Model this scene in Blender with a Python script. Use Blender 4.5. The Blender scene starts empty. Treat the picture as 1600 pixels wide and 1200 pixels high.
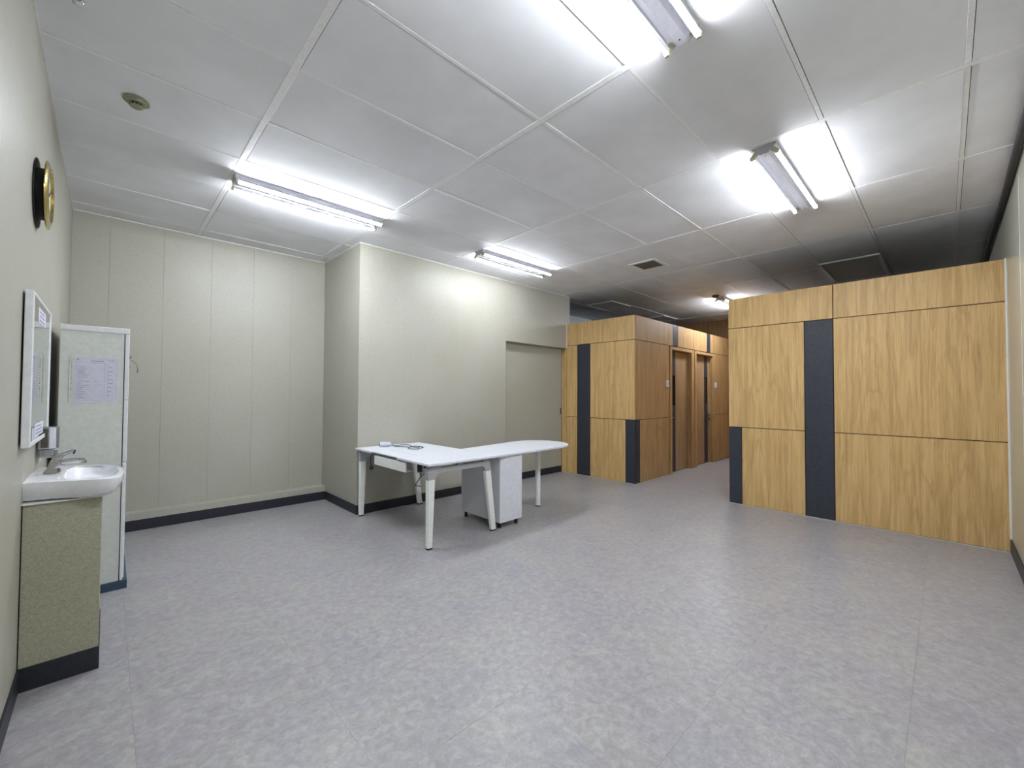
import bpy, bmesh, math, random
from mathutils import Vector, Matrix
random.seed(7)
S = bpy.context.scene
COL = S.collection

# ------------------------------------------------------------------ camera
YAW, PITCH, ROLL, FPX, CAMH = .7678, .0225, .0054, 653.8, 1.342
sy_, cy_, sp_, cp_ = math.sin(YAW), math.cos(YAW), math.sin(PITCH), math.cos(PITCH)
FW = Vector((sy_*cp_, cy_*cp_, sp_)); R0 = Vector((cy_, -sy_, 0)); U0 = Vector((-sy_*sp_, -cy_*sp_, cp_))
RT = R0*math.cos(ROLL) + U0*math.sin(ROLL); UP = U0*math.cos(ROLL) - R0*math.sin(ROLL)
cam = bpy.data.cameras.new('camera'); co = bpy.data.objects.new('camera', cam); COL.objects.link(co)
m = Matrix((RT, UP, -FW)).transposed().to_4x4(); m.translation = (0, 0, CAMH)
co.matrix_world = m
cam.sensor_fit = 'HORIZONTAL'; cam.sensor_width = 36; cam.lens = FPX*36/1600; cam.clip_start = .02
S.camera = co

# ------------------------------------------------------------------ world, exposure
w = bpy.data.worlds.new('world'); S.world = w; w.use_nodes = True
w.node_tree.nodes['Background'].inputs[0].default_value = (.9, .95, 1, 1)
w.node_tree.nodes['Background'].inputs[1].default_value = .02
S.view_settings.view_transform = 'Standard'; S.view_settings.look = 'None'
S.view_settings.exposure = 2.0; S.view_settings.gamma = 1; S.view_settings.use_curve_mapping = False
TUBE_POWER = 60.0      # the diffuser half of each LED tube

# ------------------------------------------------------------------ materials
def lin(c):
    return tuple((x/255/12.92 if x <= 10 else ((x/255+.055)/1.055)**2.4) for x in c) + (1,)

def base(name, rgb, rough=.5, metal=0, spec=.5):
    m = bpy.data.materials.new(name); m.use_nodes = True
    b = m.node_tree.nodes['Principled BSDF']
    b.inputs['Base Color'].default_value = lin(rgb); b.inputs['Roughness'].default_value = rough
    b.inputs['Metallic'].default_value = metal; b.inputs['Specular IOR Level'].default_value = spec
    return m, m.node_tree, b

def node(nt, t, **k):
    n = nt.nodes.new(t)
    for a, v in k.items(): setattr(n, a, v)
    return n

def coords(nt, scale=(1, 1, 1), rnd=0, rot=(0, 0, 0)):
    tc = node(nt, 'ShaderNodeTexCoord'); mp = node(nt, 'ShaderNodeMapping')
    mp.inputs['Scale'].default_value = scale; mp.inputs['Rotation'].default_value = rot
    if rnd:
        oi = node(nt, 'ShaderNodeObjectInfo'); mu = node(nt, 'ShaderNodeMath', operation='MULTIPLY'); mu.inputs[1].default_value = rnd
        nt.links.new(oi.outputs['Random'], mu.inputs[0])
        ad = node(nt, 'ShaderNodeVectorMath', operation='ADD')
        nt.links.new(tc.outputs['Object'], ad.inputs[0]); nt.links.new(mu.outputs[0], ad.inputs[1])
        nt.links.new(ad.outputs[0], mp.inputs['Vector'])
    else:
        nt.links.new(tc.outputs['Object'], mp.inputs['Vector'])
    return mp.outputs['Vector']

def noise(nt, vec, scale, detail=4, rough=.55, dist=0):
    n = node(nt, 'ShaderNodeTexNoise'); n.inputs['Scale'].default_value = scale
    n.inputs['Detail'].default_value = detail; n.inputs['Roughness'].default_value = rough
    n.inputs['Distortion'].default_value = dist
    nt.links.new(vec, n.inputs['Vector']); return n.outputs['Fac']

def ramp(nt, fac, stops):
    r = node(nt, 'ShaderNodeValToRGB'); e = r.color_ramp.elements
    while len(e) < len(stops): e.new(.5)
    for q, (p, c) in zip(e, stops): q.position = p; q.color = lin(c)
    nt.links.new(fac, r.inputs['Fac']); return r.outputs['Color']

def mix(nt, a, b, fac, blend='MIX'):
    n = node(nt, 'ShaderNodeMix', data_type='RGBA', blend_type=blend)
    for s, v in ((6, a), (7, b), (0, fac)):
        if isinstance(v, (int, float)): n.inputs[s].default_value = v
        elif isinstance(v, tuple): n.inputs[s].default_value = v
        else: nt.links.new(v, n.inputs[s])
    return n.outputs[2]

def bump(nt, b, h, strength, dist=.002):
    n = node(nt, 'ShaderNodeBump'); n.inputs['Strength'].default_value = strength; n.inputs['Distance'].default_value = dist
    nt.links.new(h, n.inputs['Height']); nt.links.new(n.outputs['Normal'], b.inputs['Normal'])

def mat_plain(name, rgb, rough=.5, metal=0, spec=.5, grain=0):
    m, nt, b = base(name, rgb, rough, metal, spec)
    v = coords(nt); n = noise(nt, v, 40, 3)
    d = tuple(max(0, c-6) for c in rgb); u = tuple(min(255, c+5) for c in rgb)
    nt.links.new(ramp(nt, n, [(.3, d), (.7, u)]), b.inputs['Base Color'])
    if grain: bump(nt, b, noise(nt, v, 500, 2), grain, .0005)
    return m

def mat_wall(name, dark, light, rough=.42):
    m, nt, b = base(name, light, rough, 0, .5)
    big = noise(nt, coords(nt), 1.3, 3)
    h1 = noise(nt, coords(nt, (90, 90, 420)), 1.0, 3, .7)
    h2 = noise(nt, coords(nt, (420, 420, 90)), 1.0, 3, .7)
    ad = node(nt, 'ShaderNodeMath', operation='ADD'); nt.links.new(h1, ad.inputs[0]); nt.links.new(h2, ad.inputs[1])
    hf = node(nt, 'ShaderNodeMath', operation='MULTIPLY'); hf.inputs[1].default_value = .5; nt.links.new(ad.outputs[0], hf.inputs[0])
    c = ramp(nt, hf.outputs[0], [(.36, dark), (.62, light)])
    t = ramp(nt, big, [(.3, (246, 246, 240)), (.7, (255, 255, 255))])
    nt.links.new(mix(nt, c, t, 1.0, 'MULTIPLY'), b.inputs['Base Color'])
    bump(nt, b, hf.outputs[0], .25, .0012)
    return m

def mat_wood(name, dark, mid, light, rough=.5):
    m, nt, b = base(name, mid, rough, 0, .5)
    v = coords(nt, (1, 1, .040), rnd=9)
    streak = noise(nt, v, 27, 7, .70, .25)
    fig = noise(nt, coords(nt, (1, 1, .13), rnd=5), 3.2, 3, .5, .9)
    wv = node(nt, 'ShaderNodeMath', operation='MULTIPLY'); wv.inputs[1].default_value = 42; nt.links.new(fig, wv.inputs[0])
    sn = node(nt, 'ShaderNodeMath', operation='SINE'); nt.links.new(wv.outputs[0], sn.inputs[0])
    fine = noise(nt, coords(nt, (1, 1, .028), rnd=3), 150, 4, .65)
    c1 = ramp(nt, streak, [(.33, dark), (.5, mid), (.67, light)])
    mr = node(nt, 'ShaderNodeMapRange'); mr.inputs['From Min'].default_value = .55; mr.inputs['From Max'].default_value = 1
    mr.inputs['To Max'].default_value = .34; nt.links.new(sn.outputs[0], mr.inputs['Value'])
    c2 = mix(nt, c1, lin(tuple(int(x*.92) for x in dark)), mr.outputs[0])
    mr2 = node(nt, 'ShaderNodeMapRange'); mr2.inputs['From Min'].default_value = .54; mr2.inputs['From Max'].default_value = .72
    mr2.inputs['To Max'].default_value = .75; nt.links.new(fine, mr2.inputs['Value'])
    c3 = mix(nt, c2, lin(tuple(int(x*.84) for x in dark)), mr2.outputs[0])
    nt.links.new(c3, b.inputs['Base Color'])
    bump(nt, b, fine, .12, .0006)
    return m

def mat_floor():
    m, nt, b = base('vinyl_floor', (150, 149, 152), .36, 0, .5)
    v = coords(nt, rnd=6)
    n1 = noise(nt, v, 2.6, 4, .6, .4); n2 = noise(nt, v, 24, 7, .70, .5)
    n3 = noise(nt, coords(nt, (1, 2.2, 1), rnd=4, rot=(0, 0, .5)), 55, 4, .7, .8)
    c = ramp(nt, n2, [(.30, (139, 138, 138)), (.5, (156, 155, 156)), (.70, (174, 173, 173))])
    c = mix(nt, c, ramp(nt, n1, [(.35, (244, 242, 250)), (.65, (255, 254, 251))]), 1.0, 'MULTIPLY')
    mr = node(nt, 'ShaderNodeMapRange'); mr.inputs['From Min'].default_value = .5; mr.inputs['From Max'].default_value = .76
    mr.inputs['To Max'].default_value = .55; nt.links.new(n3, mr.inputs['Value'])
    c = mix(nt, c, lin((126, 125, 128)), mr.outputs[0])
    nt.links.new(c, b.inputs['Base Color'])
    rr = node(nt, 'ShaderNodeMapRange'); rr.inputs['To Min'].default_value = .30; rr.inputs['To Max'].default_value = .42
    nt.links.new(n2, rr.inputs['Value']); nt.links.new(rr.outputs[0], b.inputs['Roughness'])
    bump(nt, b, n3, .06, .0006)
    return m

def mat_ceiling():
    m, nt, b = base('ceiling_board', (196, 196, 194), .75, 0, .3)
    v = coords(nt, rnd=4)
    n = noise(nt, v, 2.0, 4); f = noise(nt, v, 160, 3, .6)
    nt.links.new(ramp(nt, n, [(.35, (224, 225, 229)), (.65, (235, 236, 241))]), b.inputs['Base Color'])
    bump(nt, b, f, .3, .0018)
    return m

def mat_emit(name, rgb, s):
    m = bpy.data.materials.new(name); m.use_nodes = True; nt = m.node_tree
    b = nt.nodes['Principled BSDF']; b.inputs['Base Color'].default_value = (.9, .9, .9, 1)
    b.inputs['Emission Color'].default_value = rgb + (1,); b.inputs['Emission Strength'].default_value = s
    return m

M = dict(
    wall=mat_wall('wall_covering', (158, 157, 146), (186, 184, 174)),
    wall_gloss=mat_wall('glossy_wall_covering', (168, 164, 152), (190, 187, 176), .22),
    fabric=mat_wall('box_covering', (136, 136, 118), (182, 181, 160), .6),
    floor=mat_floor(), ceil=mat_ceiling(),
    bar=mat_plain('ceiling_bar_white', (236, 236, 237), .55),
    skirt=mat_plain('charcoal_skirting', (35, 37, 46), .45),
    wood=mat_wood('oak_laminate', (180, 145, 91), (202, 167, 110), (216, 182, 127)),
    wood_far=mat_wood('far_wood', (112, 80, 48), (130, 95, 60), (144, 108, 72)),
    wood_shaded=mat_wood('shaded_oak_laminate', (154, 121, 80), (175, 142, 99), (190, 158, 114)),  # same oak, with the corridor's shade put into a darker colour
    slate=mat_plain('slate_laminate', (46, 49, 60), .5),
    groove=mat_plain('groove_dark', (20, 14, 10), .9),
    white=mat_plain('white_laminate', (217, 220, 229), .32),
    white_side=mat_plain('white_carcass', (200, 202, 206), .4),
    paint=mat_plain('white_metal_paint', (232, 235, 232), .35),
    cast=mat_plain('grey_cast_aluminium', (176, 178, 182), .38, .3),
    trim=mat_plain('white_trim', (226, 226, 222), .4),
    edge=mat_plain('cream_trim', (196, 195, 184), .4),
    locker=mat_plain('pale_green_white_steel', (212, 217, 213), .35),
    locker_rim=mat_plain('white_steel_rim', (226, 228, 232), .35),
    plinth=mat_plain('slate_blue_plinth', (52, 72, 92), .5),
    ceramic=mat_plain('white_ceramic', (232, 233, 238), .08, 0, .6),
    chrome=mat_plain('chrome', (190, 190, 192), .12, 1),
    steel=mat_plain('brushed_steel', (176, 178, 184), .25, 1),
    mirror=mat_plain('mirror_silver', (232, 238, 233), .02, 1),
    brass=mat_plain('polished_brass', (196, 176, 104), .16, 1),
    cream=mat_plain('clock_dial', (210, 206, 180), .3),
    black=mat_plain('black_plastic', (16, 16, 18), .4),
    rubber=mat_plain('black_rubber', (14, 14, 15), .6),
    cable=mat_plain('grey_cable', (92, 98, 108), .5),
    socket=mat_plain('grey_socket_plastic', (190, 196, 210), .4),
    detector=mat_plain('shaded_ivory_plastic', (138, 138, 112), .22),  # ivory darkened, olive shading put into its colour
    paper=mat_plain('paper', (214, 214, 232), .6),
    ink=mat_plain('printed_ink', (140, 142, 170), .7),
    ink_dark=mat_plain('printed_ink_dark', (60, 62, 84), .7),
    hatch=mat_plain('hatch_board', (242, 242, 243), .7),
    vent_slat=mat_plain('vent_slat_grey', (140, 136, 130), .5),
    wood_door=mat_wood('door_laminate', (138, 111, 82), (156, 128, 97), (170, 142, 110)),
    hatch_dark=mat_plain('dark_hatch_board', (226, 224, 223), .7),
    grille=mat_plain('dark_grille', (74, 70, 64), .6),
    pipe=mat_plain('dark_pipe_lagging', (52, 48, 50), .7),
    farwhite=mat_plain('far_white_paint', (206, 212, 218), .6),
    glass=mat_plain('dark_glass', (12, 13, 15), .06, 0, .8),
    fixture=mat_plain('fixture_enamel', (214, 215, 226), .4),
    holder=mat_plain('lamp_holder_ivory', (178, 176, 150), .5),
    tube=mat_emit('tube_glow', (.90, .945, 1.0), TUBE_POWER),
    tube_soft=mat_emit('dimmed_tube_glow', (.90, .945, 1.0), TUBE_POWER*.54),  # dimmed only to keep the wall behind the desk from burning out
)

# ------------------------------------------------------------------ geometry helpers
def bm_new(): return bmesh.new()

def box(bm, a, b, bev=0, seg=2):
    x0, y0, z0 = [min(p, q) for p, q in zip(a, b)]; x1, y1, z1 = [max(p, q) for p, q in zip(a, b)]
    v = [bm.verts.new(p) for p in ((x0,y0,z0),(x1,y0,z0),(x1,y1,z0),(x0,y1,z0),(x0,y0,z1),(x1,y0,z1),(x1,y1,z1),(x0,y1,z1))]
    f = [bm.faces.new([v[i] for i in q]) for q in ((3,2,1,0),(4,5,6,7),(0,1,5,4),(1,2,6,5),(2,3,7,6),(3,0,4,7))]
    if bev:
        es = list({e for q in f for e in q.edges})
        bmesh.ops.bevel(bm, geom=es, offset=bev, segments=seg, profile=.5, affect='EDGES')
    return bm

def loft(bm, loops, cap=True, closed=True):
    rows = [[bm.verts.new(p) for p in l] for l in loops]
    n = len(rows[0])
    for a, b in zip(rows, rows[1:]):
        for i in range(n if closed else n-1):
            j = (i+1) % n
            bm.faces.new((a[i], a[j], b[j], b[i]))
    if cap:
        bm.faces.new(list(reversed(rows[0]))); bm.faces.new(rows[-1])
    return bm

def tube(bm, pts, r, n=10, cap=True):
    pts = [Vector(p) for p in pts]; rs = r if isinstance(r, (list, tuple)) else [r]*len(pts)
    loops = []; prev = None
    for i, p in enumerate(pts):
        d = (pts[min(i+1, len(pts)-1)] - pts[max(i-1, 0)]).normalized()
        if prev is None:
            a = Vector((0, 0, 1)) if abs(d.z) < .9 else Vector((1, 0, 0)); u = d.cross(a).normalized()
        else: u = (prev - d*prev.dot(d)).normalized()
        prev = u; v = d.cross(u)
        loops.append([p + (u*math.cos(t*2*math.pi/n) + v*math.sin(t*2*math.pi/n))*rs[i] for t in range(n)])
    return loft(bm, loops, cap)

def spline(pts, k=6):
    P = [Vector(p) for p in pts]; P = [P[0]*2-P[1]] + P + [P[-1]*2-P[-2]]; out = []
    for i in range(1, len(P)-2):
        a, b, c, d = P[i-1:i+3]
        for j in range(k):
            t = j/k
            out.append(.5*((2*b) + (c-a)*t + (2*a-5*b+4*c-d)*t*t + (3*b-a-3*c+d)*t**3))
    return out + [P[-2]]

def lathe(bm, prof, origin, axis='Z', n=32):
    o = Vector(origin); loops = []
    for r, h in prof:
        l = []
        for i in range(n):
            t = 2*math.pi*i/n; a, b = r*math.cos(t), r*math.sin(t)
            l.append(o + (Vector((a, b, h)) if axis == 'Z' else Vector((h, a, b)) if axis == 'X' else Vector((b, h, a))))
        loops.append(l)
    return loft(bm, loops, True)

def prism(bm, poly, lo, hi, axis='Z'):
    def P(p, h): return (p[0], p[1], h) if axis == 'Z' else (h, p[0], p[1]) if axis == 'X' else (p[0], h, p[1])
    return loft(bm, [[P(p, lo) for p in poly], [P(p, hi) for p in poly]], True)

def obj(name, bm, m, parent=None, smooth=False, kind=None, label=None):
    bmesh.ops.recalc_face_normals(bm, faces=bm.faces)
    me = bpy.data.meshes.new(name); bm.to_mesh(me); bm.free(); me.materials.append(M[m])
    if smooth:
        for p in me.polygons: p.use_smooth = True
        try: me.set_sharp_from_angle(angle=math.radians(35))
        except Exception: pass
    o = bpy.data.objects.new(name, me); COL.objects.link(o)
    if parent is not None:
        # part coordinates are world coordinates; parents may sit anywhere
        o.parent = parent; o.matrix_parent_inverse = Matrix.Translation(parent.location).inverted()
    if kind: o['kind'] = kind
    if label: o['label'] = label
    return o

def ident(o, label, cat, group=None, kind=None):
    o['label'] = label; o['category'] = cat
    if group: o['group'] = group
    if kind: o['kind'] = kind
    return o

def thing(name, loc, label, cat, group=None, kind=None):
    o = bpy.data.objects.new(name, None); COL.objects.link(o); o.location = loc
    return ident(o, label, cat, group, kind)

def B(a, b, bev=0, seg=2): return box(bm_new(), a, b, bev, seg)

# ------------------------------------------------------------------ key planes (metres)
XL, YR, YB, XC, YC, XE = -.268, -.379, 5.552, 1.991, 4.508, 5.733
ZC, XF = 3.018, 9.95
XA, YA, HA, YD = 5.654, 3.216, 2.535, 4.617          # left oak block
XP, YP, HP = 5.589, 1.885, 2.537                      # right oak block

# ------------------------------------------------------------------ floor
fl = obj('floor', B((XL-.15, YR-.15, -.12), (XF+.15, YB+.15, -.004)), 'groove')
ident(fl, 'grey mottled vinyl tile floor with faint square joints', 'floor', kind='structure')
P = .615
ix0, iy0 = XL, YR
xs = [XL] + [x for x in [.10+P*i for i in range(-1, 18)] if XL+.02 < x < XF-.02] + [XF]
ys = [YR] + [y for y in [.121+P*i for i in range(-1, 11)] if YR+.02 < y < YB-.02] + [YB]
for i in range(len(xs)-1):
    for j in range(len(ys)-1):
        x0, x1, y0, y1 = xs[i], xs[i+1], ys[j], ys[j+1]
        if x0 > XC and y0 > YC+.15: continue
        if x0 > XP+.05 and (y1 < YP-.05 or y0 > YA+.2): continue
        g = .0003
        obj('floor_tile', B((x0+g, y0+g, -.0035), (x1-g, y1-g, 0)), 'floor', fl)

# ------------------------------------------------------------------ ceiling
ce = obj('ceiling', B((XL-.15, YR-.15, ZC+.03), (XF+.15, YB+.15, ZC+.13)), 'groove')
ident(ce, 'suspended white board ceiling in a rectangular grid', 'ceiling', kind='structure')
gx = [.665+1.218*i for i in range(0, 8)]; gy = [-.100+.602*i for i in range(0, 10)]
cx = [XL]+gx+[XF]; cyy = [YR]+gy+[YB]
BX, BY = .019, .0115      # half widths of the bars
for i in range(len(cx)-1):
    for j in range(len(cyy)-1):
        x0, x1, y0, y1 = cx[i], cx[i+1], cyy[j], cyy[j+1]
        if x1-x0 < .05 or y1-y0 < .05: continue
        if x0 > XC and y0 > YC+.1 and x1 < 5.6: continue
        a = x0+(BX if i else .002)+random.choice((.0006, .003, .0045)); b = x1-(BX if i < len(cx)-2 else .002)-random.choice((.0003, .001, .002))
        c = y0+(BY if j else .002)+random.choice((.0003, .001, .002)); d = y1-(BY if j < len(cyy)-2 else .002)-random.choice((.0006, .003, .0045))
        z = ZC+random.uniform(-.0015, .0015)
        bm = B((a, c, z), (b, d, z+.012)); t = random.uniform(-.0016, .0016), random.uniform(-.0022, .0022)
        for v in bm.verts: v.co.z += t[0]*((v.co.x-x0)/(x1-x0)-.5)*2 + t[1]*((v.co.y-y0)/(y1-y0)-.5)*2
        obj('ceiling_tile', bm, 'ceil', ce)
for x in gx:
    ymax = YB if x < XC or x > 5.6 else YC
    obj('ceiling_bar', B((x-BX, YR, ZC-.002), (x+BX, ymax, ZC+.014), .0012, 1), 'bar', ce)
for j, y in enumerate(gy):
    for i in range(len(cx)-1):
        x0, x1 = cx[i], cx[i+1]
        if y > YC and x1 > XC and x0 < 5.6:
            if x0 > XC: continue
            x1 = XC-.002
        obj('ceiling_bar', B((x0+(BX if i else 0), y-BY, ZC-.0015), (x1-(BX if x1 in gx else 0), y+BY, ZC+.014), .001, 1), 'bar', ce)

# ------------------------------------------------------------------ walls
def wall(name, a, b, label, mt='wall'):
    return ident(obj(name, B(a, b), mt), label, 'wall', kind='structure')
G = .0005
def panels_x(par, y, yd, xs, z0, z1, mt='wall', nm='wall_panel', g=G, bv=.0005):
    for a, b in zip(xs, xs[1:]): obj(nm, B((a+g, y, z0), (b-g, yd, z1), bv, 1), mt, par)
def panels_y(par, x, xd, ys, z0, z1, mt='wall', nm='wall_panel', g=G):
    for a, b in zip(ys, ys[1:]): obj(nm, B((x, a+g, z0), (xd, b-g, z1), .0005, 1), mt, par)
def rng(a, b, first, step):
    r = [a]; v = first
    while v < b-.05:
        if v > a+.05: r.append(v)
        v += step
    return r+[b]

wl = wall('wall_left', (XL-.15, YR-.15, 0), (XL-.012, YB+.15, ZC+.03), 'beige wall behind the mirror, clock and washbasin')
panels_y(wl, XL-.012, XL, rng(YR, YB, .55, .8), 0, ZC)
wb = wall('wall_back', (XL, YB+.012, 0), (XC+.1, YB+.15, ZC+.03), 'beige wall with faint vertical joints beside the tall locker')
panels_x(wb, YB, YB+.012, rng(XL, XC, -.014, .402), 0, ZC)
wr = wall('wall_right', (XL, YR-.15, 0), (XF+.15, YR-.012, ZC+.03), 'glossy beige wall at the right edge by the large oak block')
panels_x(wr, YR-.012, YR, rng(XL, XF, .79, .96), 0, ZC, 'wall_gloss')
wc = wall('wall_column', (XC+.012, YC+.012, 0), (4.205, 4.61, ZC+.03), 'beige wall behind the white desk, jutting into the room')
bm = bm_new(); box(bm, (XC+.012, 4.60, 0), (XC+.11, YB, ZC+.03)); obj('wall_return', bm, 'wall', wc)
panels_y(wc, XC, XC+.012, rng(YC, YB, 4.9, .4), 0, ZC)
panels_x(wc, YC, YC+.012, rng(XC+.0005, 4.217, 2.15, .402), 0, ZC, g=.0002, bv=.0001)
bm = bm_new(); box(bm, (4.205, YC+.012, 2.13), (XE-.01, 4.66, ZC+.03)); obj('door_header', bm, 'wall', wc)
obj('wall_panel', B((4.217+G, YC, 2.12), (XE, YC+.012, ZC), .0005, 1), 'wall', wc)
obj('wall_panel', B((4.205, YC+.012, 2.12), (XA-.002, 4.61, 2.13)), 'wall', wc)
obj('wall_panel', B((4.205, YC+.012, 0), (4.217, 4.61, 2.12)), 'wall', wc)
obj('wall_panel', B((XE-.01, YC+.012, HA+.02), (XE, 4.66, ZC)), 'wall', wc)
wf = wall('wall_far_left', (XC+.11, YB+.004, 0), (XF, YB+.15, ZC+.03), 'bluish white wall glimpsed above the left oak block', 'farwhite')
for a, b in ((XC+.11, 5.6), (5.6, 7.86), (7.88, XF)): obj('wall_panel', B((a, YB, 0), (b, YB+.004, ZC)), 'farwhite', wf)
we = wall('wall_far', (XF+.012, YR-.15, 0), (XF+.15, YB+.15, ZC+.03), 'dark brown wood wall at the far end of the corridor', 'groove')
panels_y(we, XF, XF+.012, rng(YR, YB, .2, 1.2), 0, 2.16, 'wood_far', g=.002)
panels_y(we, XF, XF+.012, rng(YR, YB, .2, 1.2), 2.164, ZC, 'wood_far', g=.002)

# skirtings
def skirt(name, a, b, label): return ident(obj(name, B(a, b, .002, 1), 'skirt'), label, 'baseboard', kind='structure')
skirt('baseboard_left', (XL, YR, 0), (XL+.008, 5.43, .102), 'charcoal skirting along the wall with the washbasin')
skirt('baseboard_back', (XL, 5.427, 0), (XC-.008, 5.437, .102), 'charcoal skirting under the low ledge of the back wall')
skirt('baseboard_column', (XC-.008, YC-.008, 0), (XC, 5.43, .102), 'charcoal skirting on the narrow side of the jutting wall')
skirt('baseboard_desk', (XC-.008, YC-.009, 0), (4.217, YC, .102), 'charcoal skirting on the wall behind the white desk')
skirt('baseboard_right', (XL+.01, YR, 0), (XP, YR+.009, .118), 'charcoal skirting on the glossy wall at right')
lg = obj('trim_1', B((XL+.001, 5.4372, .102), (XC-.001, YB, .169), .003, 2), 'wall')
ident(lg, 'low beige boxed ledge along the foot of the back wall', 'ledge', kind='structure')
obj('ledge_core', B((XL+.001, 5.4375, 0), (XC-.001, YB, .101)), 'wall', lg)

# small mouldings
def trim(n, a, b, label, mt='trim'): return ident(obj('trim_%d' % n, B(a, b), mt), label, 'trim', kind='structure')
trim(2, (XL, YB-.012, ZC-.010), (XC, YB, ZC-.001), 'thin white ceiling moulding along the back wall')
trim(3, (XC-.010, YC, ZC-.010), (XC, YB-.012, ZC-.001), 'thin white ceiling moulding on the jutting wall side')
trim(4, (XC-.010, YC-.010, ZC-.010), (XE, YC, ZC-.001), 'thin white ceiling moulding above the desk wall')
trim(5, (XL, YR, ZC-.010), (XL+.010, YB-.012, ZC-.001), 'thin white ceiling moulding along the left wall')
trim(6, (XC-.002, YC-.003, .102), (XC+.006, YC+.001, ZC-.01), 'pale corner bead on the jutting wall', 'wall')
trim(7, (XA-.012, YC-.006, 2.115), (XA+.006, YC+.0, HA), 'white edge strip at the end of the door header')
trim(8, (XP-.018, YR, .118), (XP-.003, YR+.010, HP), 'white vertical strip between the oak block and the right wall')
trim(9, (XL, 5.436, .1015), (XC-.009, 5.4372, .1045), 'pale bead on top of the back skirting', 'edge')
trim(10, (4.209, YC-.003, .102), (4.219, YC+.001, 2.122), 'pale bead beside the sliding door opening', 'wall')
trim(11, (4.62, YR, .118), (4.626, YR+.002, ZC-.1), 'thin pale joint strip on the right wall', 'edge')

# sliding door
dr = obj('door_1', B((4.219, YD, .012), (XA-.004, YD+.035, 2.125), .001, 1), 'wall')
ident(dr, 'beige sliding door set back beside the left oak block', 'door', kind='structure')
obj('kick_strip', B((4.219, YD-.004, .012), (XA-.004, YD, .108)), 'skirt', dr)
bm = bm_new(); box(bm, (5.612, YD-.004, .985), (5.638, YD, 1.095), .002, 1); obj('pull_handle', bm, 'black', dr)

# ------------------------------------------------------------------ oak blocks
def slab_y(par, x, cells, mt, nm='oak_panel', t=.018, g=.0038):   # face X = x, looking to -X ; cells (y0,y1,z0,z1)
    for y0, y1, z0, z1 in cells: obj(nm, B((x, min(y0, y1)+g, z0+g), (x+t, max(y0, y1)-g, z1-g), .0008, 1), mt, par)
def slab_x(par, y, cells, mt, nm='oak_panel', t=.018, g=.0038):
    for x0, x1, z0, z1 in cells: obj(nm, B((x0+g, y, z0+g), (x1-g, y+t, z1-g), .0008, 1), mt, par)

# right block
pr_ = thing('oak_partition_block', (XP, YR, 0), 'large freestanding oak panelled room block at right with a full-height charcoal strip', 'partition')
bm = bm_new(); box(bm, (XP+.016, YR, 0), (XP+.10, YP-.002, HP-.004)); box(bm, (XP+.10, YP-.09, 0), (XF, YP-.018, HP-.004))
box(bm, (XP+.10, YR, HP-.05), (XF, YP-.09, HP-.004)); obj('core', bm, 'groove', pr_)
Z1, Z2 = .942, 2.165
slab_y(pr_, XP, [(.83, YP, Z2, HP), (YR, .83, Z2, HP), (1.09, YP, Z1, Z2), (YR, .83, Z1, Z2), (1.09, 1.738, .006, Z1), (YR, .83, .006, Z1)], 'wood')
slab_y(pr_, XP, [(.83, 1.09, .006, Z2), (1.738, YP, .006, Z1)], 'slate', 'charcoal_panel')
slab_x(pr_, YP-.018, [(XP+.02, 6.9, .006, Z1), (6.9, 8.2, .006, Z1), (8.2, XF-.002, .006, Z1), (XP+.02, 6.9, Z1, Z2), (6.9, 8.2, Z1, Z2), (8.2, XF-.002, Z1, Z2),
                     (XP+.02, 6.9, Z2, HP), (6.9, 8.2, Z2, HP), (8.2, XF-.002, Z2, HP)], 'wood')
obj('floor_bead', B((XP-.004, YR+.01, 0), (XP+.006, YP, .006)), 'edge', pr_)

# left block
pl = thing('oak_partition_block', (XA, YA, 0), 'left oak panelled room block with two doors along the corridor', 'partition')
bm = bm_new()
box(bm, (XA+.016, YA+.018, 0), (XA+.09, YB-.05, HA-.004))
D1, D2 = (6.86, 7.645), (7.86, 8.635); DT = 2.10
for a, b in ((XA+.016, D1[0]), (D1[1], D2[0]), (D2[1], XF)): box(bm, (a, YA+.018, 0), (b, YA+.11, DT))
box(bm, (XA+.016, YA+.018, DT), (XF, YA+.11, HA-.004)); box(bm, (XA+.09, YA+.11, HA-.05), (XF, YB-.05, HA-.004))
obj('core', bm, 'groove', pl)
Z1, Z2 = .955, 2.162
slab_y(pl, XA, [(4.284, YC-.001, Z2, HA), (YA, 4.284, Z2, HA), (4.284, YC-.001, Z1, Z2), (4.284, YC-.001, .006, Z1),
                (YA, 4.022, Z1, Z2), (3.375, 4.022, .006, Z1)], 'wood')
slab_y(pl, XA, [(YC+.002, YD-.002, Z1, 2.118), (YC+.002, YD-.002, .006, Z1)], 'wood', g=.0005)
slab_y(pl, XA, [(4.022, 4.284, .006, Z2), (YA, 3.375, .006, Z1)], 'slate', 'charcoal_panel')
x0 = XA+.0185
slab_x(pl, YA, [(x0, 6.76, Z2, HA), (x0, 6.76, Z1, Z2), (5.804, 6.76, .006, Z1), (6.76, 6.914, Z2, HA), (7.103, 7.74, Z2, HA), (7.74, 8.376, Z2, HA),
                (8.547, 8.70, Z2, HA), (8.70, XF-.002, Z2, HA), (8.70, XF-.002, Z1-.02, Z2), (8.70, XF-.002, .006, Z1-.02)], 'wood_shaded')
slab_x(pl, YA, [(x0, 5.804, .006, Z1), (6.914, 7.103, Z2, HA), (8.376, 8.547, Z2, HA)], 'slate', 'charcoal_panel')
obj('floor_bead', B((XA-.004, YA-.004, 0), (XA+.006, YD-.02, .006)), 'edge', pl)
obj('floor_bead', B((XA-.004, YA-.004, 0), (6.78, YA+.003, .006)), 'edge', pl)

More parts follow.
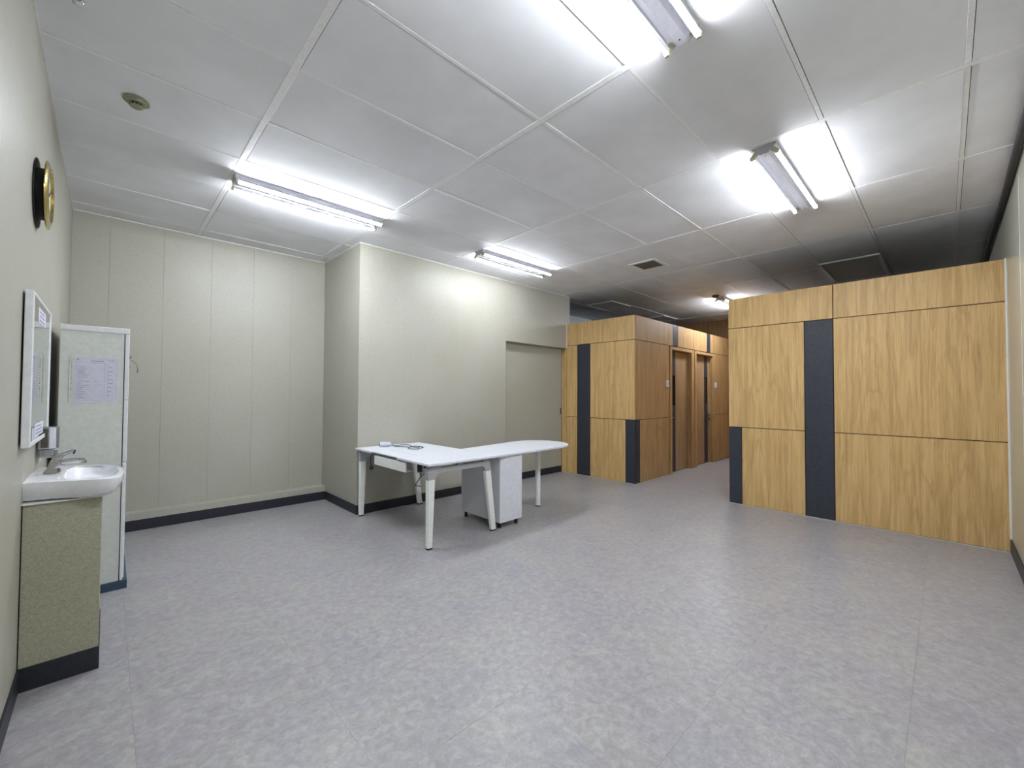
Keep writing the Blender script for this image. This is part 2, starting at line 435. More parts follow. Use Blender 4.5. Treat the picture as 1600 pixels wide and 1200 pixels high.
def oak_door(n, xa, xb, fa, fb, stripe, win, handle_x, hdir, label, thumb):
    d = thing('door_%d' % n, ((xa+xb)/2, YA, 0), label, 'door', kind='structure')
    yl = YA+.072
    bm = bm_new()
    for a, b in ((fa, xa), (xb, fb)): box(bm, (a+.002, YA-.012, .0), (b, YA+.0175, 2.15), .002, 1)
    box(bm, (xa, YA-.012, DT), (xb, YA+.0175, 2.15), .002, 1)
    obj('door_frame', bm, 'wood_shaded', d)
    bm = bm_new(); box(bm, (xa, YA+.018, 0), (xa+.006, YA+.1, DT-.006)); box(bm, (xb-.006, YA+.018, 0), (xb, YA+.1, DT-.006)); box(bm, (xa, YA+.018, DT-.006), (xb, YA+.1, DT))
    obj('door_lining', bm, 'wood_shaded', d)
    for a, b in ((xa+.009, stripe[0]), (stripe[1], xb-.009)):
        obj('door_leaf', B((a, yl, .008), (b, yl+.036, DT-.01), .001, 1), 'wood_door', d)
    bm = bm_new(); s0, s1 = stripe; w0, w1, wz0, wz1 = win
    box(bm, (s0, yl-.001, .008), (s1, yl+.036, wz0)); box(bm, (s0, yl-.001, wz1), (s1, yl+.036, DT-.01))
    box(bm, (s0, yl-.001, wz0), (w0, yl+.036, wz1)); box(bm, (w1, yl-.001, wz0), (s1, yl+.036, wz1))
    obj('charcoal_strip', bm, 'slate', d)
    gl = obj('window_pane', B((w0, yl+.012, wz0), (w1, yl+.018, wz1)), 'glass', d)
    bm = bm_new(); lathe(bm, [(.001, 0), (.026, 0), (.026, .008), (.001, .008)], (handle_x, yl-.010, .94), 'Y', 20); obj('rose', bm, 'steel', d, True)
    bm = bm_new(); tube(bm, spline([(handle_x, yl-.006, .94), (handle_x, yl-.045, .94), (handle_x+.02*hdir, yl-.052, .94), (handle_x+.12*hdir, yl-.052, .938)], 4), .0095, 10)
    obj('lever_handle', bm, 'steel', d, True)
    if thumb:
        bm = bm_new(); lathe(bm, [(.001, 0), (.022, 0), (.022, .008), (.009, .010), (.009, .028), (.001, .028)], (handle_x, yl-.028, .855), 'Y', 18); obj('thumb_turn', bm, 'steel', d, True)
    return d
oak_door(2, D1[0], D1[1], 6.785, 7.755, (6.965, 7.155), (7.0, 7.15, 1.15, 1.668), 6.925, 1,
         'nearer oak door with a charcoal strip, narrow window and lever on its left', False)
oak_door(3, D2[0], D2[1], 7.785, 8.70, (8.41, 8.575), (8.415, 8.57, 1.165, 1.685), 8.60, -1,
         'farther oak door with a charcoal strip, narrow window and lever on its right', True)
for x, z, lb in ((6.692, 1.518, 'small white switch plate left of the nearer oak door'), (8.80, 1.527, 'small white switch plate right of the farther oak door')):
    s = thing('switch_plate', (x, YA, z), lb, 'switch')
    obj('plate', B((x-.05, YA-.010, z-.055), (x+.05, YA-.001, z+.055), .002, 1), 'white', s)
    obj('rocker', B((x-.018, YA-.014, z-.026), (x+.018, YA-.010, z+.026), .002, 1), 'socket', s)

# ------------------------------------------------------------------ ceiling lights
TILT, ARC = 35, 66
def light(x0, yc, label, tm='tube', L=1.212):
    t = thing('batten_light', (x0+L/2, yc, ZC-.06), label, 'ceiling light', 'twin tube batten lights')
    zt, zb = ZC-.002, ZC-.056
    prof = [(-.071, zt), (.071, zt), (.071, zt-.006), (.024, zb), (-.024, zb), (-.071, zt-.006)]
    bm = bm_new(); prism(bm, [(yc+a, z) for a, z in prof], x0+.003, x0+L-.003, 'X'); obj('body', bm, 'fixture', t)
    for e in (x0, x0+L-.003):
        bm = bm_new(); prism(bm, [(yc+a*1.02, z) for a, z in prof], e, e+.003, 'X'); obj('end_plate', bm, 'cast', t)
    for e in (x0+.006, x0+L-.012):
        bm = bm_new(); lathe(bm, [(.0005, 0), (.004, 0), (.004, .002), (.0005, .003)], (e+.03*(1 if e < x0+.5 else -1), yc, zb-.003), 'Z', 10); obj('screw', bm, 'grille', t)
    for s in (-1, 1):
        ty, tz = yc+s*.070, ZC-.058
        for e in (x0+.004, x0+L-.020):
            bm = bm_new()
            poly = [(yc+s*.040, zb+.030), (yc+s*.056, zb+.034), (yc+s*.088, tz+.004), (yc+s*.084, tz-.018), (yc+s*.066, tz-.018), (yc+s*.036, zb+.012)]
            prism(bm, poly, e, e+.016, 'X'); obj('lamp_holder', bm, 'holder', t)
        # LED tube: opaque aluminium back towards the body, glowing diffuser facing down and outwards
        tr_, n_ = .0145, 12
        def arc(a0, a1, n, r_): return [(ty+s*r_*math.sin(math.radians(a0+(a1-a0)*k/n)), tz-r_*math.cos(math.radians(a0+(a1-a0)*k/n))) for k in range(n+1)]
        front = arc(TILT-ARC, TILT+ARC, 10, tr_); back = arc(TILT+ARC, TILT+360-ARC, 6, tr_)
        bm = bm_new(); prism(bm, back, x0+.022, x0+L-.022, 'X'); hs = obj('tube_lamp', bm, 'fixture', t)
        bm = bm_new(); prism(bm, front, x0+.024, x0+L-.024, 'X'); obj('diffuser', bm, tm, hs, True)
    return t
light(.668, 3.825, 'twin tube batten light above the gap between locker and jutting wall')
light(3.098, 3.782, 'twin tube batten light nearest the wall behind the desk', 'tube_soft')
light(3.140, .828, 'twin tube batten light in front of the large oak block')
light(.676, .823, 'nearest and largest twin tube batten light, cut by the top of the picture')
light(7.52, 2.665, 'twin tube batten light over the corridor, half hidden by the large oak block')

# ------------------------------------------------------------------ ceiling fittings
t = thing('smoke_detector', (.086, 3.215, ZC), 'round ivory heat detector on the ceiling above the mirror', 'detector')
bm = bm_new(); lathe(bm, [(.001, 0), (.058, 0), (.061, -.008), (.056, -.012), (.049, -.012), (.047, -.020), (.040, -.022), (.001, -.022)], (.086, 3.215, ZC-.001)); obj('base', bm, 'detector', t, True)
bm = bm_new(); lathe(bm, [(.001, -.022), (.026, -.022), (.026, -.034), (.001, -.034)], (.086, 3.215, ZC-.001)); obj('sensor_core', bm, 'black', t, True)
for k in range(10):
    a = k*math.pi/5; bm = bm_new(); c = Vector((.086+.0285*math.cos(a), 3.215+.0285*math.sin(a), ZC-.029)); box(bm, c-Vector((.002, .002, .007)), c+Vector((.002, .002, .007))); obj('rib', bm, 'detector', t)
bm = bm_new(); lathe(bm, [(.001, -.034), (.031, -.034), (.031, -.038), (.024, -.043), (.010, -.045), (.001, -.045)], (.086, 3.215, ZC-.001)); obj('cap', bm, 'detector', t, True)

t = thing('smoke_detector', (7.36, 2.68, ZC), 'small dark round detector beside the corridor light', 'detector')
bm = bm_new(); lathe(bm, [(.001, 0), (.055, 0), (.055, -.015), (.035, -.035), (.001, -.037)], (7.36, 2.68, ZC-.001)); obj('base', bm, 'grille', t, True)

t = thing('sprinkler_head', (-.12, 2.52, ZC), 'chrome sprinkler head with a white ring, cut by the top edge', 'sprinkler')
bm = bm_new(); lathe(bm, [(.001, 0), (.038, 0), (.036, -.006), (.016, -.010), (.001, -.010)], (-.122, 2.505, ZC-.001)); obj('ring', bm, 'white', t, True)
bm = bm_new(); lathe(bm, [(.001, -.010), (.012, -.010), (.012, -.030), (.007, -.033), (.007, -.048), (.018, -.050), (.018, -.053), (.001, -.053)], (-.122, 2.505, ZC-.001)); obj('nozzle', bm, 'chrome', t, True)
for s in (-1, 1):
    bm = bm_new(); tube(bm, spline([(-.122+s*.011, 2.505, ZC-.026), (-.122+s*.019, 2.505, ZC-.038), (-.122+s*.008, 2.505, ZC-.05)], 4), .0025, 6); obj('arm', bm, 'chrome', t, True)

t = thing('air_vent', (4.99, 2.64, ZC), 'square air vent with a white frame and dark grille in the ceiling', 'vent')
x0, x1, y0, y1 = 4.80, 5.19, 2.455, 2.835
bm = bm_new()
for a, b in (((x0, y0), (x0+.05, y1)), ((x1-.05, y0), (x1, y1)), ((x0+.05, y0), (x1-.05, y0+.05)), ((x0+.05, y1-.05), (x1-.05, y1))):
    box(bm, (a[0], a[1], ZC-.014), (b[0], b[1], ZC-.003), .003, 1)
obj('frame', bm, 'trim', t)
obj('backing', B((x0+.05, y0+.05, ZC-.004), (x1-.05, y1-.05, ZC-.002)), 'grille', t)
for k in range(12):
    y = y0+.062+k*.0235
    obj('slat', B((x0+.05, y-.003, ZC-.012), (x1-.05, y+.004, ZC-.004)), 'vent_slat', t)

def hatch(x0, x1, y0, y1, label, mt='hatch', drop=.012):
    t = thing('ceiling_hatch', ((x0+x1)/2, (y0+y1)/2, ZC), label, 'hatch')
    bm = bm_new()
    for a, b in (((x0, y0), (x0+.018, y1)), ((x1-.018, y0), (x1, y1)), ((x0+.018, y0), (x1-.018, y0+.018)), ((x0+.018, y1-.018), (x1-.018, y1))):
        box(bm, (a[0], a[1], ZC-drop), (b[0], b[1], ZC-.003))
    obj('frame', bm, 'bar', t)
    obj('lid', B((x0+.021, y0+.021, ZC-drop+.004), (x1-.021, y1-.021, ZC-.003)), mt, t)
hatch(6.47, 7.12, 4.135, 4.70, 'pale square ceiling hatch behind the left oak block')
hatch(8.47, 9.1, 4.13, 4.70, 'small darker ceiling hatch near the far wood wall', 'hatch_dark')
hatch(6.49, 7.70, .515, 1.10, 'dark ceiling hatch with a bright edge above the large oak block', 'hatch_dark', .02)

bm = bm_new(); pts = [(x, YR+.026+.003*math.sin(x*2.1), ZC-.040+.006*math.sin(x*1.7+1)) for x in [2.2+.4*i for i in range(19)]]
tube(bm, spline(pts, 3), .022, 14)
ident(obj('lagged_pipe', bm, 'pipe', None, True), 'dark lagged pipe running along the top of the right wall', 'pipe')

# ------------------------------------------------------------------ desk
t = thing('desk', (2.355, 3.75, 0), 'white desk with splayed legs and cable flap against the jutting wall', 'desk')
ZT, TH = .738, .020
DX0, DX1, DY0, DY1 = 1.957, 2.757, 3.032, 4.492
FX, FY0, FY1 = 2.178, 3.575, 4.105
bm = bm_new()
box(bm, (DX0, DY0, ZT-TH), (DX1, FY0, ZT), .003, 2); box(bm, (DX0, FY1, ZT-TH), (DX1, DY1, ZT), .003, 2)
box(bm, (FX, FY0-.004, ZT-TH), (DX1-.0002, FY1+.004, ZT), 0)
obj('tabletop', bm, 'white', t)
obj('cable_flap', B((DX0+.010, FY0+.003, ZT-.009), (FX-.007, FY1-.003, ZT), .001, 1), 'white', t)
tr = obj('cable_tray', B((DX0+.006, 3.43, .615), (DX0+.020, 4.045, .702), .001, 1), 'paint', t)
obj('tray_base', B((DX0+.021, 3.435, .615), (DX0+.10, 4.045, .620)), 'paint', tr)
for y in (3.60, 3.98): obj('tray_bracket', B((DX0+.0205, y, .6205), (DX0+.030, y+.02, .7178)), 'cast', tr)
def frame(y, yo):
    bm = bm_new(); yb = y+yo
    # cast upper part: beam and two shoulders, profile in X-Z
    outer = [(1.980, .594), (1.981, .690), (2.000, .697), (2.110, .697), (2.110, .690), (2.590, .690), (2.590, .697), (2.655, .697), (2.672, .688), (2.697, .594)]
    inner = [(2.624, .594), (2.618, .618), (2.605, .636), (2.585, .646), (2.120, .646), (2.090, .643), (2.070, .628), (2.060, .610), (2.058, .594)]
    prism(bm, outer+inner, yb-.026, yb+.026, 'Y'); obj('end_frame', bm, 'cast', t)
    for pr, foot in ((((1.981, 2.057), (1.985, 2.036)), 2.0105), (((2.625, 2.696), (2.713, 2.772)), 2.7425)):
        (a0, a1), (b0, b1) = pr
        bm = bm_new()
        def ring(x0, x1, z, h):
            c = .008
            return [(x0+c, yb-h, z), (x1-c, yb-h, z), (x1, yb-h+c, z), (x1, yb+h-c, z), (x1-c, yb+h, z), (x0+c, yb+h, z), (x0, yb+h-c, z), (x0, yb-h+c, z)]
        loft(bm, [ring(b0, b1, .013, .020), ring(a0+.001, a1-.001, .594, .0255)])
        lg = obj('leg', bm, 'paint', t)
        bm = bm_new(); box(bm, (b0+.002, yb-.020, 0), (b1-.002, yb+.020, .013)); obj('foot_pad', bm, 'rubber', lg)
    for xa, xb, za in ((2.02, 2.10, .697), (2.60, 2.65, .697), (2.30, 2.36, .690)): obj('spacer', B((xa, yb-.018, za), (xb, yb+.018, .718)), 'cast', t)
frame(3.10, 0); frame(4.44, 0)
bm = bm_new(); box(bm, (2.30, 3.126, .690), (2.36, 4.414, .716)); obj('cross_beam', bm, 'cast', t)

# power box under the desktop
t = thing('power_box', (2.16, 3.32, .64), 'small white socket box with a black plug under the desk corner', 'socket')
obj('housing', B((2.15, 3.46, .575), (2.23, 3.54, .7175), .006, 2), 'socket', t)
bm = bm_new(); lathe(bm, [(.001, 0), (.016, 0), (.016, .002), (.001, .002)], (2.19, 3.456, .64), 'Y', 16); obj('socket_hole', bm, 'grille', t)
obj('plug', B((2.105, 3.42, .60), (2.140, 3.46, .690), .005, 2), 'black', t)
bm = bm_new(); tube(bm, spline([(2.122, 3.44, .602), (2.13, 3.42, .560), (2.15, 3.42, .575), (2.19, 3.45, .577)], 5), .003, 6); obj('short_cable', bm, 'rubber', t, True)
bm = bm_new(); tube(bm, spline([(2.135, 3.43, .588), (2.12, 3.43, .55), (2.09, 3.43, .51), (2.07, 3.43, .485), (2.10, 3.43, .475), (2.135, 3.43, .462)], 5), .004, 6); obj('hanging_cable', bm, 'rubber', t, True)

t = thing('hanging_plug', (2.10, 4.30, .60), 'dark round plug dangling on its cable under the far end of the desk', 'plug')
bm = bm_new(); tube(bm, spline([(2.13, 4.36, .715), (2.085, 4.36, .66), (2.075, 4.36, .60), (2.082, 4.36, .545)], 6), .004, 8); obj('cable', bm, 'rubber', t, True)
bm = bm_new(); lathe(bm, [(.001, .030), (.008, .028), (.012, .020), (.024, .014), (.024, -.012), (.018, -.018), (.001, -.018)], (2.083, 4.36, .522)); obj('plug_body', bm, 'grille', t, True)

t = thing('extension_cord', (2.3, 4.3, ZT), 'grey extension cord with a white socket end lying on the desk', 'extension cord')
bm = bm_new(); tube(bm, [(2.190, 4.39, ZT+.027), (2.205, 4.386, ZT+.027), (2.290, 4.352, ZT+.026), (2.310, 4.344, ZT+.022)], [.024, .027, .025, .012], 14); so = obj('socket_end', bm, 'socket', t, True)
bm = bm_new(); tube(bm, [(2.187, 4.391, ZT+.027), (2.191, 4.3895, ZT+.027)], .021, 14); obj('socket_face', bm, 'grille', so, True)
z = ZT+.006
bm = bm_new(); tube(bm, spline([(2.305, 4.345, ZT+.02), (2.345, 4.33, z), (2.44, 4.36, z), (2.50, 4.30, z), (2.46, 4.16, z), (2.44, 4.07, z), (2.46, 4.0, z), (2.40, 3.92, z), (2.345, 3.97, z), (2.345, 4.04, z+.004), (2.43, 4.10, z+.007), (2.50, 4.08, z+.004), (2.51, 4.0, z+.002), (2.46, 3.96, z)], 6), .0048, 8)
obj('cord', bm, 'cable', t, True)
bm = bm_new(); tube(bm, spline([(2.305, 4.345, ZT+.018), (2.33, 4.28, z), (2.38, 4.18, z), (2.42, 4.10, z)], 6), .0048, 8); obj('cord', bm, 'cable', t, True)

# return table with rounded end
t = thing('return_table', (3.45, 3.4, 0), 'long white side table with a rounded end on a round leg and a cabinet pedestal', 'table')
cxr, cyr, rr = 3.755, 3.428, .362
poly = [(2.760, 3.034)]
for k in range(0, 33):
    a = math.radians(-88+ k*(187)/32); poly.append((cxr+rr*math.cos(a), cyr+rr*math.sin(a)))
poly += [(2.760, 3.655)]
bm = bm_new(); prism(bm, poly, ZT-TH, ZT)
bmesh.ops.recalc_face_normals(bm, faces=bm.faces)
bmesh.ops.bevel(bm, geom=[e for e in bm.edges if abs(e.verts[0].co.z-e.verts[1].co.z) < 1e-6], offset=.003, segments=2, profile=.5, affect='EDGES')
obj('tabletop', bm, 'white', t)
obj('joint_plate', B((2.7575, 3.034, ZT-.030), (2.84, 3.62, ZT-TH-.0005)), 'cast', t)
bm = bm_new(); tube(bm, [(3.722, 3.402, .012), (3.722, 3.402, ZT-TH-.006)], .031, 24); lg = obj('leg', bm, 'paint', t, True)
bm = bm_new(); tube(bm, [(3.722, 3.402, 0), (3.722, 3.402, .012)], .030, 20); obj('foot_pad', bm, 'rubber', lg, True)
bm = bm_new(); tube(bm, [(3.722, 3.402, ZT-TH-.006), (3.722, 3.402, ZT-TH)], .055, 24); obj('mounting_plate', bm, 'cast', lg, True)

# pedestal that carries the inner end of the side table
PX0, PX1, PY0, PY1 = 2.803, 3.108, 3.080, 3.690
ped = obj('pedestal', B((PX0, PY0+.001, .062), (PX1, PY1-.019, ZT-TH-.0005), .001, 1), 'white_side', t, label='narrow white cabinet pedestal on black feet')
obj('end_panel', B((PX0-.0005, PY0-.016, .060), (PX1+.0005, PY0, ZT-TH-.002), .001, 1), 'white', ped)
obj('end_panel', B((PX0, PY1-.018, .060), (PX1, PY1, ZT-TH-.002), .001, 1), 'white', ped)
for x in (PX0+.035, PX1-.04):
    for y in (PY0+.03, PY1-.04):
        bm = bm_new(); lathe(bm, [(.001, 0), (.019, 0), (.019, .006), (.017, .008), (.017, .061), (.001, .061)], (x, y, 0), 'Z', 18); obj('foot', bm, 'rubber', ped, True)

# ------------------------------------------------------------------ locker
t = thing('tall_locker', (-.06, 4.3, 0), 'tall pale steel locker with a paper notice on its side', 'cabinet')
LX0, LX1, LY0, LY1, LH = -.228, .102, 3.91, 4.62, 1.772
obj('body', B((LX0+.002, LY0+.004, .056), (LX1-.026, LY1, LH-.004), .002, 1), 'locker', t)
obj('side_panel', B((LX0+.004, LY0, .060), (LX1-.028, LY0+.0035, 1.731)), 'locker', t)
obj('top_rim', B((LX0, LY0-.004, 1.735), (LX1, LY1+.002, LH), .004, 2), 'locker_rim', t)
for z0, z1 in ((1.284, 1.7335), (.862, 1.2815)):
    obj('front_post', B((LX1-.022, LY0-.004, z0), (LX1, LY1, z1), .003, 2), 'locker_rim', t)
po = obj('front_post', B((LX1-.022, LY0-.004, .060), (LX1-.008, LY1, .8595), .002, 1), 'locker_rim', t)
bm = bm_new(); box(bm, (LX1-.008, LY0+.006, .060), (LX1-.006, LY1, .8595))
k = 0
while .075+k*.0135 < .84:
    z = .075+k*.0135; box(bm, (LX1-.008, LY0-.003, z), (LX1-.001, LY0+.03, z+.0065)); k += 1
obj('notched_edge', bm, 'locker_rim', t, kind='stuff')
obj('door', B((LX1-.006, LY0+.035, .065), (LX1-.001, LY1, 1.73), .001, 1), 'locker_rim', t)
bm = bm_new(); box(bm, (LX0+.002, LY0-.004, 0), (LX1+.017, LY0+.60, .056), .003, 1); obj('plinth', bm, 'plinth', t)
bm = bm_new(); lathe(bm, [(.001, 0), (.013, 0), (.013, .010), (.008, .014), (.001, .014)], (LX1-.0005, LY0+.10, 1.585), 'X', 16); obj('lock', bm, 'steel', t, True)
bm = bm_new(); lathe(bm, [(.001, 0), (.011, 0), (.011, .008), (.001, .010)], (LX1-.0005, LY0+.10, 1.515), 'X', 16); obj('lock', bm, 'steel', t, True)
t = thing('key_strap', (.12, 4.0, 1.55), 'thin dark strap hanging from the lock of the tall locker', 'key strap')
bm = bm_new(); tube(bm, spline([(.113, 4.01, 1.562), (.126, 4.005, 1.556), (.143, 4.0, 1.53), (.150, 4.0, 1.50), (.148, 4.0, 1.475)], 5), [.0018]*14+[.0025]*4+[.0035]*3, 8); obj('strap', bm, 'cable', t, True)

# notice on the locker
t = thing('paper_notice', (-.056, LY0-.002, 1.417), 'printed form sheet taped to the side of the tall locker', 'notice')
obj('sheet', B((-.160, LY0-.0022, 1.267), (.049, LY0-.0010, 1.567)), 'paper', t)
def ink(cells, mt, nm):
    bm = bm_new()
    for x0, x1, z0, z1 in cells: box(bm, (x0, LY0-.0027, z0), (x1, LY0-.0023, z1))
    return obj(nm, bm, mt, t)
X0, X1, ZA, ZB = -.151, .041, 1.281, 1.556
cells = [(X0, X1, ZA, ZA+.001), (X0, X1, ZB-.001, ZB), (X0, X0+.001, ZA, ZB), (X1-.001, X1, ZA, ZB), (-.018, -.017, ZA, ZB-.03), (-.004, -.003, ZA, ZB-.03)]
cells += [(X0, X1, ZB-.028, ZB-.027)]
for k in range(17): cells.append((X0+.004, X1-.004, ZA+.012+k*.0135, ZA+.0127+k*.0135))
for k in range(16):
    w_ = random.uniform(.02, .06); cells.append((X0+.006, X0+.006+w_, ZA+.0165+k*.0135, ZA+.019+k*.0135))
    if k % 2: cells.append((.0, .0+random.uniform(.01, .025), ZA+.0165+k*.0135, ZA+.020+k*.0135))
ink(cells, 'ink', 'printed_lines')
ink([(-.146, -.140, 1.547, 1.552), (-.085, -.020, 1.540, 1.5425), (-.080, -.035, 1.528, 1.530), (-.012, .030, 1.545, 1.547), (-.065, -.055, 1.404, 1.406)], 'ink_dark', 'printed_heading')
t2 = thing('index_strip', (-.179, LY0-.002, 1.417), 'narrow clear strip of marks left of the paper notice', 'label strip')
obj('strip', B((-.184, LY0-.0020, 1.268), (-.164, LY0-.0010, 1.566)), 'locker', t2)
bm = bm_new(); box(bm, (-.183, LY0-.0024, 1.268), (-.1820, LY0-.0020, 1.566))
for k in range(15): box(bm, (-.173, LY0-.0024, 1.30+k*.017), (-.170, LY0-.0020, 1.30+k*.017+random.uniform(.003, .008)))
obj('marks', bm, 'ink_dark', t2)

# ------------------------------------------------------------------ washbasin and its box
t = thing('boxed_pedestal', (-.14, 3.1, 0), 'beige covered boxed pedestal with charcoal foot under the washbasin', 'pedestal')
obj('box', B((XL+.004, 2.872, .105), (-.010, 3.36, .829), .001, 1), 'fabric', t)
obj('kick_strip', B((XL+.002, 2.868, 0), (-.006, 3.36, .105), .001, 1), 'skirt', t)
obj('edge_strip', B((XL-.0, 2.862, .828), (-.005, 3.364, .8335)), 'trim', t)
bx = thing('washbasin', (-.1, 3.12, .88), 'small white ceramic washbasin on the left wall', 'washbasin')
rim = [(-.268, 2.882), (-.19, 2.862), (-.12, 2.832), (-.04, 2.795), (.010, 2.776), (.036, 2.782), (.054, 2.815), (.064, 2.880), (.069, 2.960), (.069, 3.05), (.067, 3.12), (.060, 3.19), (.046, 3.245),
       (.020, 3.285), (-.04, 3.335), (-.12, 3.375), (-.19, 3.400), (-.268, 3.415)]
cc = Vector((-.13, 3.10))
def sc(k, z, kx=None, minx=XL, shift=0, wall=True):
    out = []
    for x, y in rim:
        X = (cc.x+(x-cc.x)*(kx or k))+shift; Y = cc.y+(y-cc.y)*k
        if wall and x <= XL+.001: X = XL+.0005
        out.append((X, Y, z))
    return out
bm = bm_new()
def inner(k, z, dx=0):
    o = []; x_0 = -.150+.06*(.84-k); x_1 = .050-.16*(.84-k)
    for i in range(len(rim)):
        t = -math.pi*.99+2*math.pi*.99*i/(len(rim)-1)
        c_, s_ = math.cos(t), math.sin(t); e = .5
        px = (x_0+x_1)/2+(x_1-x_0)/2*math.copysign(abs(c_)**e, c_); py = 3.095+.285*k*.98*math.copysign(abs(s_)**e, s_)
        o.append((px, py, z))
    return o
loft(bm, [sc(.80, .8335, .60), sc(.90, .842, .80), sc(.965, .865, .93), sc(.992, .895, .985), sc(1.0, .917), sc(.998, .925), sc(.975, .927), inner(.84, .924), inner(.80, .914), inner(.72, .885), inner(.55, .862), inner(.25, .855)], True)
obj('bowl', bm, 'ceramic', bx, True)
bm = bm_new(); lathe(bm, [(.001, 0), (.018, 0), (.016, .003), (.001, .004)], (-.075, 3.09, .8555), 'Z', 18); obj('drain', bm, 'chrome', bx, True)
t = thing('basin_tap', (-.19, 3.17, .925), 'chrome single lever tap on the washbasin', 'tap')
bm = bm_new()
def rb(cx_, cy2, z, hx, hy): return [(cx_-hx, cy2-hy*.6, z), (cx_-hx*.6, cy2-hy, z), (cx_+hx*.6, cy2-hy, z), (cx_+hx, cy2-hy*.6, z), (cx_+hx, cy2+hy*.6, z), (cx_+hx*.6, cy2+hy, z), (cx_-hx*.6, cy2+hy, z), (cx_-hx, cy2+hy*.6, z)]
loft(bm, [rb(-.196, 3.15, .9275, .030, .027), rb(-.195, 3.15, .936, .029, .026), rb(-.190, 3.15, .955, .022, .022), rb(-.184, 3.15, .985, .020, .021), rb(-.180, 3.15, .996, .018, .019)])
obj('body', bm, 'chrome', t, True)
bm = bm_new(); tube(bm, spline([(-.192, 3.15, .950), (-.170, 3.14, .968), (-.150, 3.13, .982), (-.10, 3.12, .985), (-.078, 3.12, .984)], 5), [.020]*4+[.016]*4+[.012]*8+[.010]*5, 12); obj('spout', bm, 'chrome', t, True)
bm = bm_new(); tube(bm, [(-.083, 3.12, .984), (-.083, 3.12, .968)], .0105, 12); obj('aerator', bm, 'steel', t, True)
bm = bm_new(); loft(bm, [rb(-.178, 3.15, .998, .020, .020), rb(-.174, 3.15, 1.012, .023, .022), rb(-.168, 3.15, 1.022, .018, .018)]); obj('cartridge_cap', bm, 'chrome', t, True)
bm = bm_new(); tube(bm, spline([(-.176, 3.15, 1.010), (-.155, 3.14, 1.020), (-.130, 3.13, 1.030), (-.118, 3.125, 1.028)], 4), [.010]*5+[.0085]*4+[.012]*4, 10); obj('lever', bm, 'chrome', t, True)

t = thing('soap_dispenser', (-.23, 3.36, 1.07), 'brushed metal soap dispenser on the wall beside the mirror', 'soap dispenser')
obj('wall_plate', B((XL+.0, 3.40, .955), (XL+.010, 3.50, 1.115), .002, 1), 'locker', t)
bd = obj('body', B((XL+.005, 3.325, 1.030), (-.186, 3.395, 1.150), .006, 2), 'steel', t)
obj('window', B((-.250, 3.3225, 1.040), (-.225, 3.325, 1.140)), 'grille', bd)
obj('tank', B((-.220, 3.319, 1.036), (-.196, 3.325, 1.146), .002, 1), 'white', bd)
obj('base', B((XL+.008, 3.330, .985), (-.190, 3.390, 1.0295), .006, 2), 'steel', t)
obj('push_bar', B((-.240, 3.322, 1.000), (-.205, 3.330, 1.022), .002, 1), 'chrome', t)

# ------------------------------------------------------------------ mirror
t = thing('wall_mirror', (-.25, 3.1, 1.43), 'rectangular white framed mirror tilted off the wall above the washbasin', 'mirror')
MX0, MX1, MY0, MY1, MZ0, MZ1 = -.262, -.236, 2.716, 3.500, 1.097, 1.776
obj('backing', B((MX0, MY0+.01, MZ0+.01), (MX0+.014, MY1-.01, MZ1-.01)), 'locker_rim', t)
for a, b in (((MY0, MZ0), (MY0+.035, MZ1)), ((MY1-.022, MZ0), (MY1, MZ1)), ((MY0+.035, MZ0), (MY1-.022, MZ0+.020)), ((MY0+.035, MZ1-.014), (MY1-.022, MZ1))):
    obj('frame_rail', B((MX0, a[0], a[1]), (MX1, b[0], b[1]), .002, 1), 'locker_rim', t)
obj('glass', B((MX0+.014, MY0+.034, MZ0+.019), (MX1-.003, MY1-.021, MZ1-.013)), 'mirror', t)
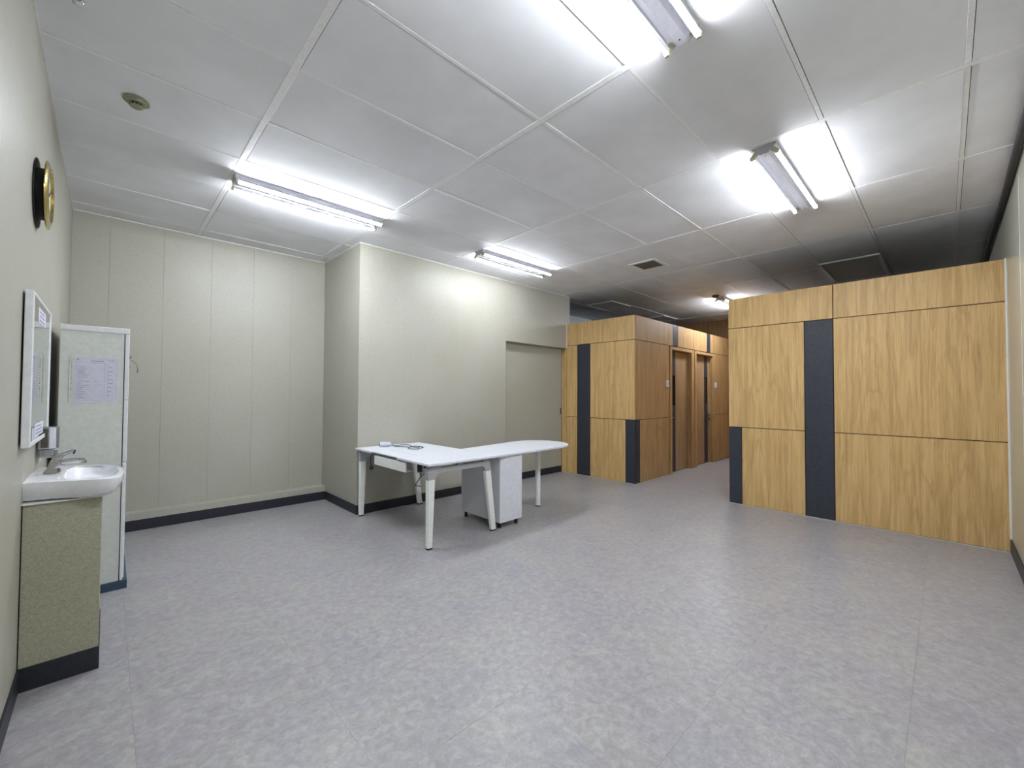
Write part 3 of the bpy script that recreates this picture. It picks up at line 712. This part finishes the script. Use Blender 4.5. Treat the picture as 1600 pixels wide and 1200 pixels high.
obj('mounting_block', B((XL, MY0+.06, MZ0+.06), (MX0, MY1-.06, MZ1-.06)), 'rubber', t)
for (y0, y1, z0, z1), lb in (((2.94, 3.24, 1.665, 1.735), 'white printed sticker at the top of the mirror'), ((2.92, 3.25, 1.128, 1.188), 'white printed sticker at the bottom of the mirror')):
    s = thing('sticker', (MX1, (y0+y1)/2, z0), lb, 'sticker')
    obj('label_face', B((MX1-.003, y0, z0), (MX1-.0024, y1, z1)), 'paper', s)
    bm = bm_new()
    for k in range(3):
        zz = z0+.010+k*(z1-z0)*.28; box(bm, (MX1-.0024, y0+.03, zz), (MX1-.0020, y1-.05-.02*k, zz+.006))
    obj('print', bm, 'ink', s)

# ------------------------------------------------------------------ clock
t = thing('wall_clock', (XL, 3.05, 2.30), 'round brass rimmed wall clock with a black body high on the left wall', 'clock')
O = (XL, 3.05, 2.30)
bm = bm_new(); lathe(bm, [(.001, .0), (.150, .0), (.165, .003), (.163, .006), (.001, .006)], O, 'X', 48); obj('back_plate', bm, 'rubber', t, True)
bm = bm_new(); lathe(bm, [(.001, .006), (.122, .006), (.122, .028), (.140, .034), (.001, .034)], O, 'X', 48); obj('body', bm, 'rubber', t, True)
bm = bm_new(); lathe(bm, [(.130, .034), (.160, .034), (.163, .036), (.162, .040), (.150, .045), (.132, .050), (.126, .048), (.124, .036)], O, 'X', 48)
obj('rim', bm, 'brass', t, True)
bm = bm_new(); lathe(bm, [(.001, .0345), (.124, .0345), (.124, .0385), (.001, .0385)], O, 'X', 48); dl = obj('dial', bm, 'cream', t, True)
for k in range(12):
    a = k*math.pi/6; c = Vector((XL+.039, 3.05+.105*math.sin(a), 2.30+.105*math.cos(a))); bm = B(c-Vector((.0004, .003, .007)), c+Vector((.0004, .003, .007))); obj('hour_mark', bm, 'black', dl)
for a, L, nm in ((1.0, .065, 'hour_hand'), (4.2, .095, 'minute_hand')):
    bm = bm_new(); tube(bm, [(XL+.0415, 3.05, 2.30), (XL+.0415, 3.05+L*math.sin(a), 2.30+L*math.cos(a))], [.003, .0012], 6); obj(nm, bm, 'black', t)
